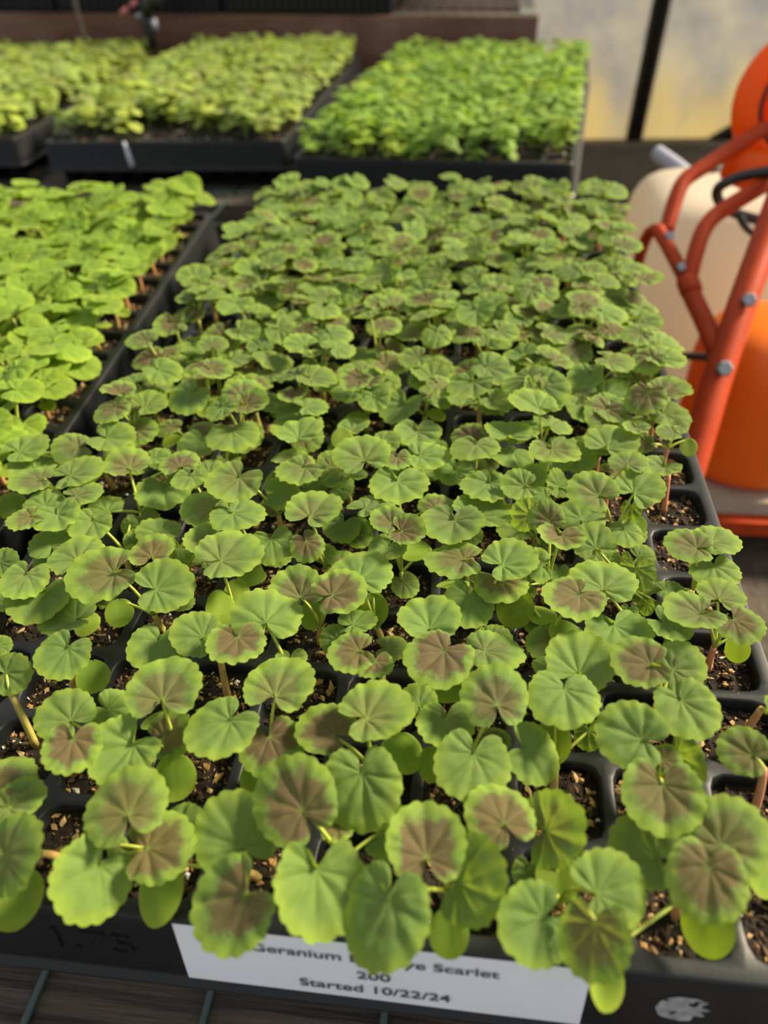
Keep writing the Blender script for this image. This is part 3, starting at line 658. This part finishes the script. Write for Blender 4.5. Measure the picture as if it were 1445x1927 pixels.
def ribbed_tray(x0, x1, label):
    t = tag(empty('ribbed_tray', bp(x0, 1330, 40)), label, 'tray', 'black trays on the shelf'); o0 = bp(x0, 1330, 40)
    b = MB(); bbox(b, (x0, 1326, 41), (x1, 1600, 95)); b.v = [tuple(Vector(v)-o0) for v in b.v]; b.build('tray_body', M['tray'], t, False)
    b = MB(); bbox(b, (x0-3, 1322, 93), (x1+3, 1604, 97)); b.v = [tuple(Vector(v)-o0) for v in b.v]; b.build('rim', M['tray'], t, False)
    x = x0+6
    while x < x1-6:
        b = MB(); b.tube([bp(x, 1326, 41), bp(x, 1324.5, 93)], 2.4, 6); b.v = [tuple(Vector(v)-o0) for v in b.v]; b.build('rib', M['tray'], t); x += 13
    return t
for k, w in enumerate(('first', 'second', 'third', 'fourth')): ribbed_tray(-532-285*k, -532-285*k+276, 'black ribbed tray on the raised shelf, %s from the wire mesh' % w)
# thin stake and a dark clip-on fitting in front of the board
b = MB(); p0, p1, p2 = on_y(136, -20, 1290), on_y(146, 30, 1290), on_y(166, 95, 1290); b.tube(smooth_path([p0, p1, p2, p2-Vector((-3, 0, 60))]), 4.2, 8)
tag(b.build('stake', M['bench']), 'thin dark bent stake standing before the reddish-brown board', 'stake')
fit = empty('hose_nozzle', on_y(285, 80, 1285)); fo = on_y(285, 80, 1285); tag(fit, 'dark hose nozzle with pinkish clips in front of the reddish-brown board', 'nozzle')
def fpart(name, pts, r_, mat, n=10): b = MB(); b.tube([p-fo for p in pts], r_, n); b.build(name, mat, fit)
fpart('barrel', [on_y(296, -25, 1285), on_y(285, 6, 1285), on_y(272, 22, 1285)], [16, 15, 11], M['rubber'])
fpart('handle', [on_y(266, 18, 1285), on_y(276, 45, 1285), on_y(285, 68, 1285), on_y(286, 90, 1285)], [8, 9, 8, 7], M['rubber'])
fpart('grip_plate', [on_y(288, 36, 1283), on_y(293, 56, 1283)], [5, 4], M['pipe'])
fpart('clip', [on_y(228, 26, 1283), on_y(238, 18, 1283)], [4.5, 4], simple('pink plastic', (.42, .12, .13, 1), .5, 0, 60, .2))
fpart('clip', [on_y(246, 12, 1283), on_y(255, 4, 1283)], [4.5, 3.5], bpy.data.materials['pink plastic'])
fpart('ring', [on_y(258, 34, 1281), on_y(266, 27, 1281)], [5.5, 5], M['bolt'])

# ------------------------------------------------------------------ sprayer cart on the floor to the right
co = at(1400, 940, 690); co.z = GZ
cart = tag(empty('sprayer_cart', co), 'orange sprayer cart with tube frame, milky tank and orange drum beside the bench', 'sprayer cart')
def cpart(name, mb, mat, sm=True): mb.v = [tuple(Vector(v)-co) for v in mb.v]; return mb.build(name, mat, cart, sm)
def ctube(name, px, r_, mat, n=14, sm=True):
    b = MB(); pts = [at(*p) for p in px]; pts = smooth_path(pts, 7) if sm else pts; b.tube(pts, r_, n); return cpart(name, b, mat)
def rbox(c, h, e, n=32, m=18):     # superellipsoid-like rounded body
    b = MB(); vs_ = []
    sg = lambda v, p: math.copysign(abs(v)**p, v)
    for j in range(m+1):
        ph = -PI/2+PI*j/m
        for k in range(n):
            th = 2*PI*k/n; vs_.append((c.x+h[0]*sg(math.cos(ph), e)*sg(math.cos(th), e), c.y+h[1]*sg(math.cos(ph), e)*sg(math.sin(th), e), c.z+h[2]*sg(math.sin(ph), e)))
    b.add(vs_, [(j*n+k, j*n+(k+1) % n, (j+1)*n+(k+1) % n, (j+1)*n+k) for j in range(m) for k in range(n)]); return b
# milky tank behind the frame
tx0, tz1 = at(1196, 470, 760).x, at(1250, 342, 760).z; tcy = at(1250, 450, 760).y+40
tank = cpart('tank', rbox(Vector((tx0+95, tcy, (GZ+tz1)/2)), (95, 90, (tz1-GZ)/2), .40), M['jug']); tank['label'] = 'milky white plastic tank'
b = MB(); cpt = at(1325, 352, 800); b.lathe([(0, 0), (14, 0), (16, 10), (12, 26), (6, 28), (0, 28)], 20, Matrix.Identity(3), cpt); cpart('tank_fitting', b, M['rubber'])
# orange drum
dc = at(1425, 750, 640); drum = MB(); rr, z0, z1 = 62, at(1400, 940, 640).z, at(1420, 548, 650).z
hh = z1-z0; drum.lathe([(0, 0), (rr*.86, 0), (rr*.97, hh*.05), (rr, hh*.15), (rr, hh*.72), (rr*.95, hh*.86), (rr*.78, hh*.96), (rr*.4, hh), (0, hh)], 48, Matrix.Identity(3), Vector((dc.x+6, dc.y+12, z0)))
cpart('drum', drum, plastic('orange drum plastic', (.78, .19, .010, 1), .28))['label'] = 'glossy orange plastic drum'
b = MB(); q0 = Vector((dc.x+6, dc.y+12, z0)); b.box((q0.x-75, q0.y-70, z0-14), (q0.x+130, q0.y+70, z0-1)); cpart('base_plate', b, M['beige'], False)
b = MB(); b.box((q0.x-85, q0.y-82, z0-28), (q0.x+140, q0.y-66, z0-14)); cpart('base_bar', b, M['paint'], False)
b = MB(); b.box((q0.x-70, q0.y-60, GZ), (q0.x-40, q0.y-30, z0-14)); cpart('foot', b, M['paint'], False)
b = MB(); b.box((q0.x+90, q0.y+20, GZ), (q0.x+120, q0.y+50, z0-14)); cpart('foot', b, M['paint'], False)
# reel disc, upper right
dcen = at(1523, 193, 640); vdir = (CP-dcen).normalized(); ax = (vdir+Vector((.25, .0, -.1))).normalized(); Rz = ax.to_track_quat('Z', 'Y').to_matrix()
b = MB(); b.lathe([(40, 0), (41, 5), (38, 7), (44, 8), (59, 8), (61, 5), (61, -4), (58, -8), (38, -12), (0, -12)], 64, Rz, dcen); cpart('reel_rim', b, M['orange'])
b = MB(); b.lathe([(38.2, -6), (41.2, 6.6), (39.5, 8.6), (37.2, 6.8), (36.2, -6)], 64, Rz, dcen); cpart('rubber_ring', b, M['rubber'])
b = MB(); b.lathe([(37, -8), (36.5, 0), (28, 6), (0, 9)], 48, Rz, dcen); cpart('reel_hub', b, M['orange'])
b = MB(); b.tube(smooth_path([at(1380, 300, 660), at(1410, 318, 655), at(1450, 322, 650)]), [17]*13, 12); cpart('reel_bracket', b, M['orange'])
# tube frame
ctube('main_tube', [(1520, 230, 590), (1462, 390, 578), (1398, 567, 562), (1350, 712, 552), (1322, 805, 546), (1284, 930, 542)], 10.6, M['paint'], 18)
ctube('handle_tube', [(1480, 325, 610), (1440, 347, 608), (1364, 393, 603), (1334, 418, 601), (1316, 452, 599), (1297, 522, 596)], 6.5, M['paint'])
ctube('handle_tube', [(1440, 240, 640), (1392, 270, 638), (1318, 318, 634), (1288, 340, 632), (1272, 372, 630), (1253, 436, 628)], 6.4, M['paint'])
ctube('cross_bar', [(1238, 432, 626), (1258, 466, 616), (1280, 508, 604), (1294, 536, 598)], 5.6, M['paint'])
ctube('diagonal_tube', [(1290, 530, 598), (1308, 568, 590), (1330, 615, 576), (1350, 662, 562)], 7.4, M['paint'])
ctube('side_strap', [(1240, 432, 626), (1222, 438, 640), (1205, 478, 660), (1192, 540, 690)], [5]*22, M['paint'], 8)
b = MB(); b.lathe([(0, -7), (8, -7), (8.6, -5), (8.6, 5), (8, 7), (0, 7)], 18, (at(1312, 570, 590)-at(1296, 528, 598)).to_track_quat('Z', 'Y').to_matrix(), at(1297, 538, 595)); cpart('clamp_collar', b, M['paint'])
def bolt(px, py, d, r_=5.5):
    p = at(px, py, d); v = (CP-p).normalized(); v = (v+Vector((.35, 0, .1))).normalized(); b = MB()
    b.lathe([(0, -8), (r_*.62, -8), (r_*.62, 0), (r_, 0), (r_, 3.2), (r_*.8, 4.2), (0, 4.2)], 6, v.to_track_quat('Z', 'Y').to_matrix(), p); cpart('bolt', b, M['bolt'], False)
bolt(1407, 565, 548); bolt(1361, 694, 538, 6); bolt(1258, 445, 616, 4); bolt(1280, 503, 598, 4)
ctube('lever_rod', [(1248, 674, 600), (1290, 670, 592), (1332, 672, 575)], 3.2, simple('brown rod', (.06, .03, .025, 1), .4, 0, 50, .2), 10)
ctube('hose', [(1500, 318, 590), (1445, 323, 600), (1392, 333, 612), (1356, 350, 622), (1349, 368, 630), (1362, 390, 645), (1390, 404, 655), (1440, 418, 655), (1500, 440, 650)], 4.3, M['rubber'], 12)
ctube('hose', [(1392, 408, 640), (1404, 428, 645), (1432, 448, 650), (1480, 470, 655)], 3.2, M['rubber'], 10)
ctube('grey_pipe', [(1236, 288, 840), (1270, 312, 820), (1312, 345, 800)], 8.5, M['pipe'], 14)
